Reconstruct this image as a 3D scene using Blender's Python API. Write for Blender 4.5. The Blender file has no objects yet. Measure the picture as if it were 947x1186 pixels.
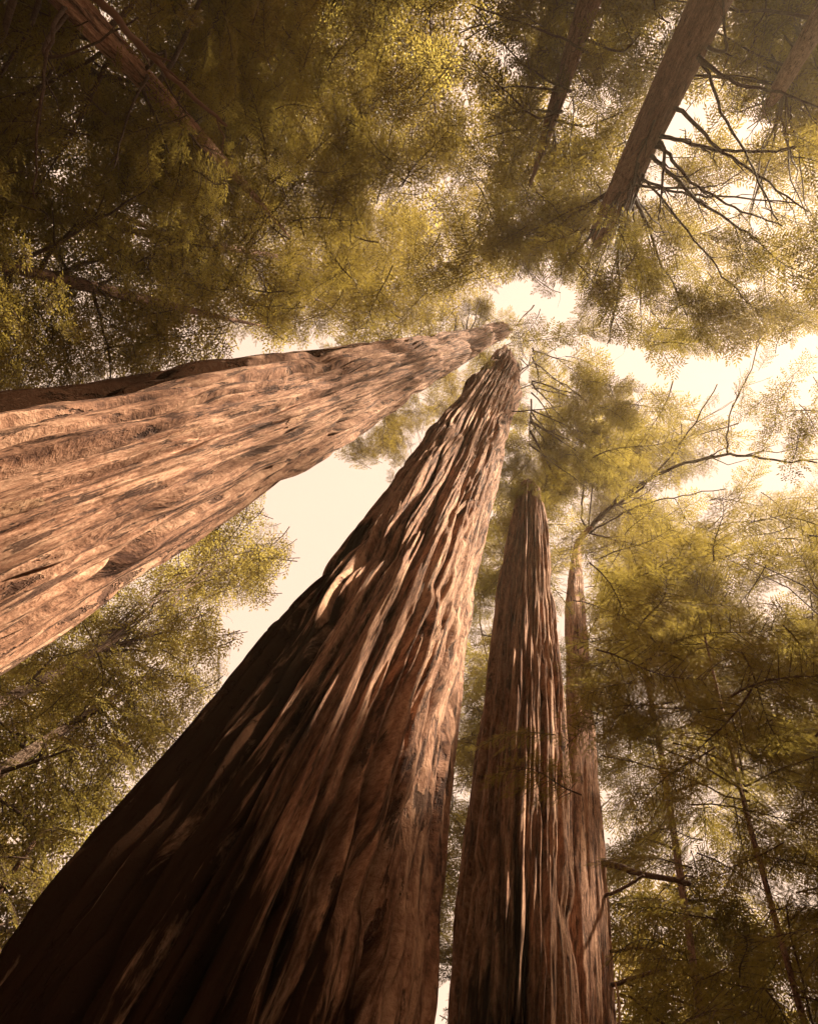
import bpy, math, random
import numpy as np

random.seed(7)
rng = np.random.default_rng(11)
scene = bpy.context.scene
COL = scene.collection

# ------------------------------------------------------------------ camera
PW, PH, F = 947.0, 1186.0, 700.0
ZEN = (608.0, 374.0)
EYE = np.array([0.0, 0.0, 1.6])


def nrm(v):
    v = np.asarray(v, float)
    return v / np.linalg.norm(v)


def ray_cam(px, py):
    return np.array([(px - PW / 2) / F, (PH / 2 - py) / F, -1.0])


UPC = nrm(ray_cam(*ZEN))
XH = nrm(np.array([1.0, 0, 0]) - UPC[0] * UPC)
YH = np.cross(UPC, XH)
ROT = np.array([XH, YH, UPC])          # camera vector -> world vector


def ray(px, py):
    return nrm(ROT @ ray_cam(px, py))


def project(P):
    q = (np.asarray(P) - EYE) @ ROT     # world -> camera
    z = np.maximum(-q[..., 2], 1e-6)
    return np.stack([PW / 2 + F * q[..., 0] / z, PH / 2 - F * q[..., 1] / z], -1), -q[..., 2]


def at_dist(px, py, d):                 # horizontal distance d
    r = ray(px, py)
    return EYE + r * (d / math.hypot(r[0], r[1]))


def at_height(px, py, h):
    r = ray(px, py)
    return EYE + r * ((h - EYE[2]) / r[2])


cam_data = bpy.data.cameras.new("camera")
cam = bpy.data.objects.new("camera", cam_data)
COL.objects.link(cam)
from mathutils import Matrix, Vector
M = Matrix([[*ROT[i], EYE[i]] for i in range(3)] + [[0, 0, 0, 1]])
cam.matrix_world = M
cam_data.sensor_fit = 'VERTICAL'
cam_data.sensor_height = 36.0
cam_data.lens = 36.0 * F / PH
cam_data.clip_end = 3000
cam_data.clip_start = 0.05
scene.camera = cam

# ------------------------------------------------------------------ helpers


def make_mesh(name, V, quads=None, tris=None, mats=(), mat_idx=None, smooth=True, attrs=None):
    """V (n,3); quads (q,4); tris (t,3); faces stored quads first."""
    me = bpy.data.meshes.new(name)
    quads = np.zeros((0, 4), np.int32) if quads is None else np.asarray(quads, np.int32)
    tris = np.zeros((0, 3), np.int32) if tris is None else np.asarray(tris, np.int32)
    nq, nt = len(quads), len(tris)
    me.vertices.add(len(V))
    me.vertices.foreach_set('co', np.ascontiguousarray(V, np.float32).ravel())
    me.loops.add(nq * 4 + nt * 3)
    me.loops.foreach_set('vertex_index', np.concatenate([quads.ravel(), tris.ravel()]).astype(np.int32))
    me.polygons.add(nq + nt)
    st = np.concatenate([np.arange(nq) * 4, nq * 4 + np.arange(nt) * 3]).astype(np.int32)
    me.polygons.foreach_set('loop_start', st)
    if mat_idx is not None:
        me.polygons.foreach_set('material_index', np.asarray(mat_idx, np.int32))
    me.update(calc_edges=True)
    me.polygons.foreach_set('use_smooth', np.full(nq + nt, bool(smooth)))
    for m in mats:
        me.materials.append(m)
    for an, (typ, dom, arr) in (attrs or {}).items():
        a = me.attributes.new(an, typ, dom)
        a.data.foreach_set('vector' if typ == 'FLOAT_VECTOR' else 'value', np.ascontiguousarray(arr, np.float32).ravel())
    me.update()
    return me


def link(name, me, parent=None, **props):
    o = bpy.data.objects.new(name, me)
    COL.objects.link(o)
    if parent is not None:
        o.parent = parent
        o.location = -parent.location
    for k, v in props.items():
        o[k] = v
    return o


def thing(name, label, category, loc, group=None):
    o = bpy.data.objects.new(name, None)
    COL.objects.link(o)
    o.location = Vector([float(c) for c in loc])
    o.empty_display_size = 0.3
    o['label'] = label
    o['category'] = category
    if group:
        o['group'] = group
    return o


_tabs = {}


def vnoise(u, v, nu, seed):
    """value noise, u in [0,1) periodic over nu cells, v in cells; about -1..1"""
    key = (nu, seed)
    if key not in _tabs:
        _tabs[key] = np.random.default_rng(seed * 977 + nu).uniform(-1, 1, (nu, 512))
    t = _tabs[key]
    x = (u % 1.0) * nu
    i = np.floor(x).astype(int); fx = x - i
    j = np.floor(v).astype(int); fy = v - j
    fx = fx * fx * fx * (fx * (fx * 6 - 15) + 10)
    fy = fy * fy * fy * (fy * (fy * 6 - 15) + 10)
    i0, i1, j0, j1 = i % nu, (i + 1) % nu, j % 512, (j + 1) % 512
    return (t[i0, j0] * (1 - fx) + t[i1, j0] * fx) * (1 - fy) + (t[i0, j1] * (1 - fx) + t[i1, j1] * fx) * fy


def frame_tube(pts, radii, n=8):
    """tapered tube through pts; returns V, quads, tris"""
    pts = np.asarray(pts, float); radii = np.asarray(radii, float)
    k = len(pts)
    T = np.gradient(pts, axis=0)
    T /= np.linalg.norm(T, axis=1)[:, None] + 1e-9
    ref = np.array([0, 0, 1.0]) if abs(T[0, 2]) < 0.8 else np.array([1.0, 0, 0])
    N = np.zeros_like(T)
    a = ref - T[0] * (ref @ T[0]); a /= np.linalg.norm(a)
    for i in range(k):
        a = a - T[i] * (a @ T[i]); a /= np.linalg.norm(a) + 1e-9
        N[i] = a
    B = np.cross(T, N)
    th = np.linspace(0, 2 * np.pi, n, endpoint=False)
    V = pts[:, None] + radii[:, None, None] * (np.cos(th)[None, :, None] * N[:, None] + np.sin(th)[None, :, None] * B[:, None])
    V = V.reshape(-1, 3)
    i, j = np.meshgrid(np.arange(k - 1), np.arange(n), indexing='ij')
    q = np.stack([i * n + j, i * n + (j + 1) % n, (i + 1) * n + (j + 1) % n, (i + 1) * n + j], -1).reshape(-1, 4)
    tip = len(V); V = np.vstack([V, pts[-1:] + T[-1:] * radii[-1]])
    tr = np.array([[(k - 1) * n + a_, (k - 1) * n + (a_ + 1) % n, tip] for a_ in range(n)])
    return V, q, tr


class MB:
    def __init__(s):
        s.V, s.Q, s.T, s.n = [], [], [], 0

    def add(s, V, q=None, t=None):
        s.V.append(V)
        if q is not None and len(q): s.Q.append(np.asarray(q) + s.n)
        if t is not None and len(t): s.T.append(np.asarray(t) + s.n)
        s.n += len(V)

    def tube(s, pts, radii, n=6):
        s.add(*frame_tube(pts, radii, n))

    def mesh(s, name, mat, smooth=True):
        return make_mesh(name, np.vstack(s.V), np.vstack(s.Q) if s.Q else None, np.vstack(s.T) if s.T else None, [mat], smooth=smooth)


# ------------------------------------------------------------------ materials


def new_mat(name):
    m = bpy.data.materials.new(name); m.use_nodes = True
    nt = m.node_tree; nt.nodes.clear()
    return m, nt, nt.nodes, nt.links


def ramp(N, stops):
    r = N.new('ShaderNodeValToRGB')
    e = r.color_ramp.elements
    while len(e) < len(stops): e.new(0.5)
    for el, (p, c) in zip(e, stops):
        el.position = p; el.color = (*c, 1)
    return r


def noise(N, L, vec, scale, detail=4, rough=0.55, mapscale=None, dist=0.0):
    t = N.new('ShaderNodeTexNoise')
    t.inputs['Scale'].default_value = scale; t.inputs['Detail'].default_value = detail
    t.inputs['Roughness'].default_value = rough; t.inputs['Distortion'].default_value = dist
    if mapscale:
        mp = N.new('ShaderNodeMapping'); mp.inputs['Scale'].default_value = mapscale
        L.new(vec, mp.inputs['Vector']); L.new(mp.outputs[0], t.inputs['Vector'])
    else:
        L.new(vec, t.inputs['Vector'])
    return t


def bark_material(name, dark, mid, light, stretch=0.09, scale=1.0, bump=0.03, moss=0.0, attr=True):
    m, nt, N, L = new_mat(name)
    out = N.new('ShaderNodeOutputMaterial'); bs = N.new('ShaderNodeBsdfPrincipled')
    bs.inputs['Roughness'].default_value = 0.88
    bs.inputs['Specular IOR Level'].default_value = 0.22
    L.new(bs.outputs[0], out.inputs[0])
    if attr:
        a = N.new('ShaderNodeAttribute'); a.attribute_name = 'bark'; vec = a.outputs['Vector']
    else:
        tc = N.new('ShaderNodeTexCoord'); vec = tc.outputs['Object']
    crk = noise(N, L, vec, 15 * scale, 5, 0.66, (1, 1, stretch * 1.1), 0.12)
    grain = noise(N, L, vec, 46 * scale, 3, 0.7, (1, 1, 0.3))
    big = noise(N, L, vec, 2.2 * scale, 5, 0.6, (1, 1, 0.09))
    fib = noise(N, L, vec, 6 * scale, 7, 0.66, (1, 1, stretch), 0.2)
    fine = noise(N, L, vec, 22 * scale, 6, 0.7, (1, 1, stretch * 2.0), 0.2)
    fleck = noise(N, L, vec, 8 * scale, 4, 0.7, (1, 1, 0.4))

    def mth(op, a_, b_):
        n = N.new('ShaderNodeMath'); n.operation = op
        for i, x in enumerate((a_, b_)):
            if isinstance(x, (int, float)): n.inputs[i].default_value = x
            else: L.new(x, n.inputs[i])
        return n.outputs[0]
    v = mth('ADD', mth('MULTIPLY', fib.outputs['Fac'], 0.36), mth('MULTIPLY', fine.outputs['Fac'], 0.32))
    v = mth('ADD', v, mth('ADD', mth('MULTIPLY', big.outputs['Fac'], 0.17), mth('MULTIPLY', grain.outputs['Fac'], 0.15)))
    r = ramp(N, [(0.405, dark), (0.485, mid), (0.575, light)])
    L.new(v, r.inputs[0])
    fr = ramp(N, [(0.60, (0, 0, 0)), (0.70, (1, 1, 1))]); L.new(fleck.outputs['Fac'], fr.inputs[0])
    mx = N.new('ShaderNodeMix'); mx.data_type = 'RGBA'
    L.new(fr.outputs[0], mx.inputs[0]); L.new(r.outputs[0], mx.inputs[6])
    mx.inputs[7].default_value = (*[c * 0.6 for c in mid], 1)
    ck = crk.outputs['Fac']                                                    # short dark pits and gaps along the fibres
    ckr = ramp(N, [(0.395, (1, 1, 1)), (0.43, (0, 0, 0))]); L.new(ck, ckr.inputs[0])
    mk = N.new('ShaderNodeMix'); mk.data_type = 'RGBA'
    L.new(mth('MULTIPLY', ckr.outputs[0], 0.8), mk.inputs[0]); L.new(mx.outputs[2], mk.inputs[6]); mk.inputs[7].default_value = (*[c * 0.8 for c in dark], 1)
    mx = mk
    if attr:                                   # near-black tone mixed into the bark, ragged along the fibres
        ca = N.new('ShaderNodeAttribute'); ca.attribute_name = 'darkened'
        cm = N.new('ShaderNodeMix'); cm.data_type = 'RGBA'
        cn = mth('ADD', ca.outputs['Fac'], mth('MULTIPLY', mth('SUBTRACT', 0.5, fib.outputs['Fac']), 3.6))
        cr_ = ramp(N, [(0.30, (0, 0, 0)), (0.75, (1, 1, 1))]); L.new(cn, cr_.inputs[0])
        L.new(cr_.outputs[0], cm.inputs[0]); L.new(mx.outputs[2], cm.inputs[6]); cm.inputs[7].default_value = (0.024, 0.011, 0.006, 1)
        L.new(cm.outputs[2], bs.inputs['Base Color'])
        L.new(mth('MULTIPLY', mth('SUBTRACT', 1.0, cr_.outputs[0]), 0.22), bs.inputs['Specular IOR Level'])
    else:
        L.new(mx.outputs[2], bs.inputs['Base Color'])
    h = mth('ADD', mth('MULTIPLY', fib.outputs['Fac'], 0.7), mth('ADD', mth('MULTIPLY', fine.outputs['Fac'], 0.6), mth('MULTIPLY', grain.outputs['Fac'], 0.16)))
    h = mth('SUBTRACT', h, mth('ADD', mth('MULTIPLY', fr.outputs[0], 0.08), mth('MULTIPLY', ckr.outputs[0], 0.5)))
    b = N.new('ShaderNodeBump'); b.inputs['Strength'].default_value = 0.9; b.inputs['Distance'].default_value = bump
    L.new(h, b.inputs['Height']); L.new(b.outputs[0], bs.inputs['Normal'])
    return m


BARK_RED = bark_material('redwood_bark', (0.048, 0.018, 0.010), (0.215, 0.102, 0.058), (0.44, 0.255, 0.160), 0.07, 1.0, 0.10)
BARK_BROWN = bark_material('brown_bark', (0.045, 0.02, 0.012), (0.15, 0.078, 0.048), (0.28, 0.16, 0.105), 0.2, 3.0, 0.02)
BARK_PALE = bark_material('pale_bark', (0.08, 0.045, 0.03), (0.19, 0.12, 0.085), (0.36, 0.25, 0.18), 0.35, 2.5, 0.02)
TWIG = bark_material('twig_bark', (0.03, 0.017, 0.012), (0.075, 0.042, 0.028), (0.13, 0.08, 0.055), 0.5, 6.0, 0.004, attr=False)
BARK_SLAB = bark_material('loose_bark', (0.07, 0.028, 0.014), (0.22, 0.11, 0.06), (0.42, 0.25, 0.15), 0.12, 3.0, 0.02, attr=False)
WOOD_PALE = bark_material('torn_wood', (0.22, 0.12, 0.07), (0.42, 0.26, 0.16), (0.6, 0.42, 0.28), 0.1, 3.0, 0.02, attr=False)


def leaf_material(name, c0, c1, c2, trans=0.45):
    m, nt, N, L = new_mat(name)
    out = N.new('ShaderNodeOutputMaterial')
    a = N.new('ShaderNodeAttribute'); a.attribute_name = 'tint'
    r = ramp(N, [(0.0, c0), (0.55, c1), (1.0, c2)])
    L.new(a.outputs['Fac'], r.inputs[0])
    d = N.new('ShaderNodeBsdfPrincipled'); d.inputs['Roughness'].default_value = 0.55
    d.inputs['Specular IOR Level'].default_value = 0.3
    L.new(r.outputs[0], d.inputs['Base Color'])
    t = N.new('ShaderNodeBsdfTranslucent')
    g = N.new('ShaderNodeGamma'); g.inputs[1].default_value = 0.82
    L.new(r.outputs[0], g.inputs[0]); L.new(g.outputs[0], t.inputs[0])
    mx = N.new('ShaderNodeMixShader'); mx.inputs[0].default_value = trans
    L.new(d.outputs[0], mx.inputs[1]); L.new(t.outputs[0], mx.inputs[2]); L.new(mx.outputs[0], out.inputs[0])
    return m


LEAF = {
    'needle': leaf_material('conifer_needles', (0.0840, 0.0540, 0.0084), (0.1536, 0.1044, 0.0144), (0.2280, 0.1632, 0.0240), 0.5),
    'needle_dark': leaf_material('dark_conifer_needles', (0.0816, 0.0480, 0.0084), (0.1380, 0.0900, 0.0132), (0.2040, 0.1440, 0.0216), 0.5),
    'broad': leaf_material('tanoak_leaves', (0.0864, 0.0540, 0.0084), (0.1536, 0.1032, 0.0132), (0.2460, 0.1740, 0.0252), 0.48),
    'pale': leaf_material('pale_leaves', (0.1380, 0.0984, 0.0156), (0.2460, 0.1800, 0.0288), (0.3480, 0.2640, 0.0504), 0.55),
    'fresh': leaf_material('fresh_leaves', (0.0984, 0.0672, 0.0096), (0.1800, 0.1284, 0.0180), (0.2640, 0.1944, 0.0324), 0.5),
}

# ------------------------------------------------------------------ foliage boughs (unit length along +X)


def make_bough(kind, seed):
    g = np.random.default_rng(seed)
    LV, LT, LC = [], [], []
    TW = MB()
    nl = [0]

    def axis(x):
        return np.array([x, 0.05 * math.sin(5 * x + seed), -0.22 * x * x + 0.05 * x])
    ax = np.array([axis(x) for x in np.linspace(0, 1, 7)])
    TW.tube(ax, np.linspace(0.009, 0.002, 7), 4)

    def leaf(p, d, nrmv, ln, w, c):
        d = d / np.linalg.norm(d)
        s = np.cross(nrmv, d); s /= np.linalg.norm(s) + 1e-9
        b = nl[0]
        if kind == 'feather':
            k = 7
            vs, ts = [], []
            for i in range(k):
                f = i / k
                q = p + d * (ln * (f + 0.02))
                wl = w * (1.15 - 0.75 * f)
                for sg in (-1, 1):
                    o = b + len(vs)
                    vs += [q, q + d * (ln * 0.085), q + d * (ln * 0.16) + s * (sg * wl) + nrmv * g.normal(0, 0.12 * w)]
                    ts.append([o, o + 1, o + 2])
            LV.extend(vs); LT.extend(ts); LC.extend([c] * len(ts)); nl[0] += len(vs)
        else:
            bend = nrmv * (ln * g.uniform(-0.18, 0.05))
            vs = [p, p + d * (ln * .45) + s * w, p + d * ln + bend, p + d * (ln * .45) - s * w]
            LV.extend(vs); LT.extend([[b, b + 1, b + 2], [b, b + 2, b + 3]]); LC.extend([c, c]); nl[0] += 4
    up = np.array([0, 0, 1.0])
    step = 0.068 if kind != 'broad' else 0.075
    x = 0.10
    side = 1
    while x < 1.0:
        side = -side
        p0 = axis(x)
        tl = (0.46 * (1 - 0.62 * x) * g.uniform(0.65, 1.15)) * min(1, 0.45 + x * 1.6)
        ang = math.radians(g.uniform(40, 68)) * side
        d = np.array([math.cos(ang), math.sin(ang), g.normal(-0.18, 0.16)])
        d /= np.linalg.norm(d)
        e = p0 + d * tl + np.array([0, 0, -0.25 * tl * tl])
        TW.tube([p0, (p0 + e) / 2 + np.array([0, 0, 0.02 * tl]), e], [0.0042, 0.003, 0.001], 3)
        tw_c = g.uniform(-0.16, 0.16)
        spacing = {'conifer': 0.023, 'feather': 0.030, 'broad': 0.029}[kind]
        n = max(3, int(tl / spacing))
        for i in range(n):
            f = (i + 0.6) / n
            q = p0 + (e - p0) * f
            sg = 1 if i % 2 else -1
            c = float(np.clip(0.45 + tw_c + g.normal(0, 0.16) + 0.25 * (x - 0.5), 0, 1))
            perp = np.cross(up, d); perp /= np.linalg.norm(perp)
            if kind == 'broad':
                dd = d * g.uniform(0.1, 0.9) + perp * sg * g.uniform(0.4, 1) + up * g.normal(-0.25, 0.45)
                nn = up + g.normal(0, 0.55, 3)
                leaf(q, dd, nn, g.uniform(0.045, 0.075), g.uniform(0.010, 0.017), c)
            else:
                dd = d * g.uniform(0.55, 0.8) + perp * sg * 0.75 + up * g.normal(-0.12, 0.2)
                nn = up + g.normal(0, 0.28, 3)
                ln = 0.115 * (1.1 - 0.6 * f) * g.uniform(0.7, 1.2)
                leaf(q, dd, nn, ln, (0.0095 if kind == 'conifer' else 0.021) * g.uniform(0.8, 1.2), c)
        c = float(np.clip(0.55 + tw_c, 0, 1))
        leaf(e, d, up + g.normal(0, .3, 3), 0.08, 0.012 if kind != 'feather' else 0.018, c)
        x += step * g.uniform(0.75, 1.25) * 0.55
    TWV = np.vstack(TW.V)
    tq = np.vstack(TW.Q); tt = np.vstack(TW.T)
    ttri = np.vstack([tq[:, [0, 1, 2]], tq[:, [0, 2, 3]], tt])
    return (np.array(LV), np.array(LT), np.array(LC), TWV, ttri)


BOUGHS = {k: [make_bough(k, 31 * s + 5) for s in range(5)] for k in ('conifer', 'feather', 'broad')}


def assemble(name, placements, kind, mat, parent, twigs=True, extra=None):
    """placements: (p, dir, roll, L, tint)"""
    V, T, C, TV, TT = [], [], [], [], []
    n = 0
    for (p, d, roll, Ls, tint) in placements:
        LV, LT, LC, WV, WT = BOUGHS[kind][rng.integers(5)]
        x = nrm(d)
        y = np.cross([0, 0, 1.0], x)
        if np.linalg.norm(y) < 0.05: y = np.array([0, 1.0, 0])
        y = nrm(y); z = np.cross(x, y)
        cr, sr = math.cos(roll), math.sin(roll)
        y, z = y * cr + z * sr, z * cr - y * sr
        R = np.array([x, y, z]) * Ls
        start = p - x * Ls * 0.5
        V.append(LV @ R + start); T.append(LT + n); n += len(LV)
        C.append(np.clip(LC + tint, 0, 1))
    nleaf = n
    nT = sum(len(t) for t in T)
    st = rng.bit_generator.state
    if twigs:
        for (p, d, roll, Ls, tint), k in zip(placements, range(len(placements))):
            LV, LT, LC, WV, WT = BOUGHS[kind][rng.integers(5)]
            x = nrm(d); y = np.cross([0, 0, 1.0], x)
            if np.linalg.norm(y) < 0.05: y = np.array([0, 1.0, 0])
            y = nrm(y); z = np.cross(x, y)
            cr, sr = math.cos(roll), math.sin(roll)
            y, z = y * cr + z * sr, z * cr - y * sr
            V.append(WV @ (np.array([x, y, z]) * Ls) + (p - x * Ls * 0.5)); T.append(WT + n); n += len(WV)
    if extra:
        V.append(extra[0]); T.append(extra[1] + n)
    V = np.vstack(V); T = np.vstack(T)
    mi = np.zeros(len(T), np.int32); mi[nT:] = 1
    tint = np.zeros(len(T), np.float32); tint[:nT] = np.concatenate(C)
    me = make_mesh(name, V, None, T, [mat, TWIG], mi, smooth=False, attrs={'tint': ('FLOAT', 'FACE', tint)})
    return link(name, me, parent)


# sky openings between the crowns: no bough is centred there
SKY = [
    [(548, 316), (572, 300), (600, 308), (640, 350), (690, 392), (735, 405), (790, 402), (850, 382), (1000, 395), (1000, 520), (900, 535), (850, 500),
     (790, 478), (735, 452), (700, 425), (655, 390), (622, 378), (590, 374), (560, 345)],
    [(244, 418), (262, 384), (300, 370), (332, 398), (356, 362), (418, 384), (412, 408), (300, 422)],
    [(330, 572), (400, 520), (425, 545), (455, 560), (470, 600), (250, 860), (150, 965), (130, 945), (215, 845), (262, 770), (246, 705), (300, 690), (330, 650), (356, 600)],
    [(455, 555), (470, 505), (505, 478), (515, 500), (480, 560)],
    [(520, 15), (565, 8), (578, 60), (548, 92), (584, 150), (566, 176), (578, 215), (545, 140), (522, 95)],
    [(738, 205), (770, 150), (800, 90), (838, 98), (800, 140), (765, 210)],
    [(870, 1005), (960, 1010), (960, 1048), (885, 1042)],
    [(560, 720), (580, 660), (574, 700)],
    [(62, 990), (90, 970), (110, 1030), (84, 1040)],
]


# the sun; boughs keep out of the lanes by which it reaches the upper trunks of the giants
SUN_EL, SUN_AZ = math.radians(47), math.atan2(-0.40, 1.0)
sd = np.array([math.cos(SUN_EL) * math.cos(SUN_AZ), math.cos(SUN_EL) * math.sin(SUN_AZ), math.sin(SUN_EL)])
LANES = []


def in_lane(p):
    for P0, A, s0, s1, rad in LANES:
        n = nrm(np.cross(A, sd))
        v = p - P0
        if abs(v @ n) > rad: continue
        c = A @ sd
        va, vb = v @ A, v @ sd
        k = (vb - c * va) / (1 - c * c)
        if k > 1.5 and s0 < va - k * c < s1: return True
    return False


# open air round limbs and trunks that stand clear of foliage: (outline, nearest range of leaves behind it)
CLEAR = [
    ([(668, 640), (672, 600), (700, 575), (760, 528), (850, 505), (890, 518), (850, 545), (775, 578), (720, 615), (690, 645)], 47),
    ([(645, 632), (690, 632), (696, 760), (648, 760)], 40),
    ([(530, 760), (690, 760), (700, 850), (740, 860), (750, 1200), (512, 1200)], 18.5),
    ([(664, -10), (706, -10), (664, 130), (636, 184), (618, 176), (648, 100)], 24),
    ([(790, -10), (860, -10), (770, 170), (742, 222), (706, 218), (726, 160)], 19),
    ([(742, 240), (755, 190), (830, 60), (900, 110), (930, 250), (860, 350), (760, 330)], 25),
    ([(50, -10), (110, -10), (160, 40), (225, 125), (200, 140), (120, 70)], 17),
]


def in_poly(x, y, poly):
    c = False
    n = len(poly)
    for i in range(n):
        x1, y1 = poly[i]; x2, y2 = poly[i - 1]
        if (y1 > y) != (y2 > y) and x < (x2 - x1) * (y - y1) / (y2 - y1) + x1:
            c = not c
    return c


def axis_closest(P0, A, px, py):
    """closest approach of the pixel's ray to the axis P0+s*A: s, t along the ray, distance"""
    d = ray(px, py)
    w = EYE - P0
    b = d @ A
    den = 1 - b * b
    t = (b * (w @ A) - (w @ d)) / den
    s = (w @ A + t * b)
    return s, t, np.linalg.norm(EYE + d * t - P0 - A * s), d


def crown(root, P0, A, polys, kind, mat, bpx=70, dens=7.0, depth=1.8, toff=0.0, tint=0.0, leak=0.05, droop=(-0.5, -0.02), smax=60, smin=3, per=8, spread=0.62):
    """boughs gathered on limbs: limb ends are scattered through the crown, boughs crowd round each end"""
    pl = []
    ends = []
    for poly in polys:
        xs = [p[0] for p in poly]; ys = [p[1] for p in poly]
        area = 0.5 * abs(sum(poly[i][0] * poly[i - 1][1] - poly[i - 1][0] * poly[i][1] for i in range(len(poly))))
        n = int(1.5 * dens * area / bpx ** 2)
        tries = 0
        while n > 0 and tries < 60000:
            tries += 1
            x, y = rng.uniform(min(xs), max(xs)), rng.uniform(min(ys), max(ys))
            if not in_poly(x, y, poly): continue
            lk = rng.random() < leak
            if any(in_poly(x, y, s) for s in SKY) and not lk: continue
            s, t, dist, d = axis_closest(P0, A, x, y)
            s = float(np.clip(s, smin, smax))
            t = max(4.5, t + rng.normal(0, depth) + toff)
            c = EYE + d * t
            if c[2] < 2.0: c[2] = 2.0 + rng.random()
            out = c - (P0 + A * s); out[2] = 0
            ln = np.linalg.norm(out)
            az0 = math.atan2(out[1], out[0]) + rng.normal(0, 0.5 if ln > 0.8 else 3)
            scale = bpx * t / F
            ct = rng.normal(0, 0.12)
            k = 0
            m = int(rng.integers(per - 3, per + 4))
            for _ in range(m * 3):
                p = c + rng.normal(0, spread, 3) * scale * np.array([1, 1, 0.6])
                sc_ = scale
                if in_lane(p) and rng.random() < 0.85:
                    for f_ in (0.78, 0.62, 0.48):
                        if not in_lane(EYE + (p - EYE) * f_):
                            p = EYE + (p - EYE) * f_; sc_ = scale * f_
                            break
                    else:
                        continue
                q, dep = project(p)
                if not lk and any(in_poly(q[0], q[1], s_) for s_ in SKY): continue
                if any(dep < md and in_poly(q[0], q[1], s_) for s_, md in CLEAR) and rng.random() < 0.9: continue
                az = az0 + rng.normal(0, 0.55)
                dv = np.array([math.cos(az), math.sin(az), rng.uniform(*droop)])
                pl.append((p, dv, rng.normal(0, 0.3), 0.95 * sc_ * rng.uniform(0.6, 1.25), tint + ct + rng.normal(0, 0.06)))
                k += 1
                if k >= m: break
            if k: ends.append((c, k))
            n -= max(1, k)
    assemble('crown', pl, kind, mat, root)
    return ends


def limb(root, a, b, r0, r1, sag=0.08, mat=None, name='branch', n=9, wob=0.03, fork=0, **props):
    """a wandering tapered limb from a to b with optional side twigs, one mesh"""
    a = np.asarray(a, float); b = np.asarray(b, float)
    Ln = np.linalg.norm(b - a)
    t = np.linspace(0, 1, n)
    P = a + (b - a) * t[:, None]
    P[:, 2] += sag * Ln * np.sin(np.pi * t)
    jit = np.cumsum(rng.normal(0, wob * Ln / 3, (n, 3)), 0); jit -= t[:, None] * jit[-1]; P[1:-1] += jit[1:-1]
    mb = MB()
    mb.tube(P, r0 + (r1 - r0) * t ** 0.8, 7)
    for _ in range(fork):
        k = rng.integers(2, n - 1)
        d = nrm(nrm(P[k] - P[k - 1]) + rng.normal(0, 0.5, 3))
        l2 = Ln * rng.uniform(0.12, 0.34)
        rr = (r0 + (r1 - r0) * t[k]) * 0.5
        l2 = min(l2, 1.6)
        q = [P[k] + d * l2 * f + np.array([0, 0, -0.15 * l2 * f * f]) + rng.normal(0, .035 * l2, 3) * (f > 0) for f in (0, .25, .5, .75, 1)]
        mb.tube(q, [rr, rr * .85, rr * .65, rr * .4, r1 * 0.4], 5)
    return link(name, mb.mesh(name, mat or TWIG), root, **props), P


def limbs_into(root, P0, A, pl, count, r0, mat=None, below=1.2, fork=6, smax=1e9):
    count = int(count * 2.2)
    idx = rng.choice(len(pl), size=min(count, len(pl)), replace=False)
    for i in idx:
        p = pl[i][0]
        s = (p - P0) @ A
        if np.linalg.norm(p - P0 - A * s) > 6.5: continue
        base = P0 + A * min(max(2.0, s - below * rng.uniform(0.4, 1.3)), smax)
        limb(root, base, p, r0 * rng.uniform(0.7, 1.3), 0.010, sag=0.05, mat=mat, fork=fork)


# ------------------------------------------------------------------ trunks


def bark_disp(u, s, circ, flute, ridge, seed, twist=0.0, fl_n=9):
    uu = u + twist * s + 0.006 * vnoise(u, s / 4.5, 12, seed + 1) + 0.0014 * vnoise(u, s / 0.9, 40, seed + 2)
    n1 = max(10, int(circ / 0.42)); n2 = max(20, int(circ / 0.16)); n3 = max(40, int(circ / 0.055))
    fl = vnoise(uu, s / 12.0, fl_n, seed + 3) + 0.6 * vnoise(uu, s / 8.0, fl_n * 2, seed + 4)
    a = vnoise(uu, s / 8.0, n1, seed + 5)
    b = vnoise(uu, s / 4.0, n2, seed + 6)
    c = vnoise(uu, s / 1.6, n3, seed + 7)
    f1 = -1.5 * np.exp(-(a / 0.13) ** 2) + 0.6 * np.tanh(2.5 * a)
    f2 = -np.exp(-(b / 0.2) ** 2) + 0.5 * np.tanh(3 * b)
    c = 0.6 * np.tanh(2.5 * c) + 0.8 * np.tanh(3 * vnoise(uu, s / 0.8, n3, seed + 12)) * np.clip(0.4 + vnoise(u, s / 1.5, n1, seed + 13), 0, 1)
    plate = vnoise(uu, s / 0.8, n2, seed + 8)
    crack = -np.exp(-(vnoise(uu, s / 0.30, n1, seed + 9) / 0.10) ** 2) * np.clip(vnoise(uu, s / 1.1, n1, seed + 10) * 2, 0, 1)
    d = flute * fl + ridge * (f1 + 0.8 * f2 + 0.50 * c + 0.14 * np.tanh(3 * plate) + 0.12 * crack)
    # big torn furrows here and there
    g = vnoise(uu, s / 9.0, max(6, n1 // 2), seed + 11)
    d += -1.7 * ridge * np.exp(-(g / 0.10) ** 2)
    return d - d.mean(), uu


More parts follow.
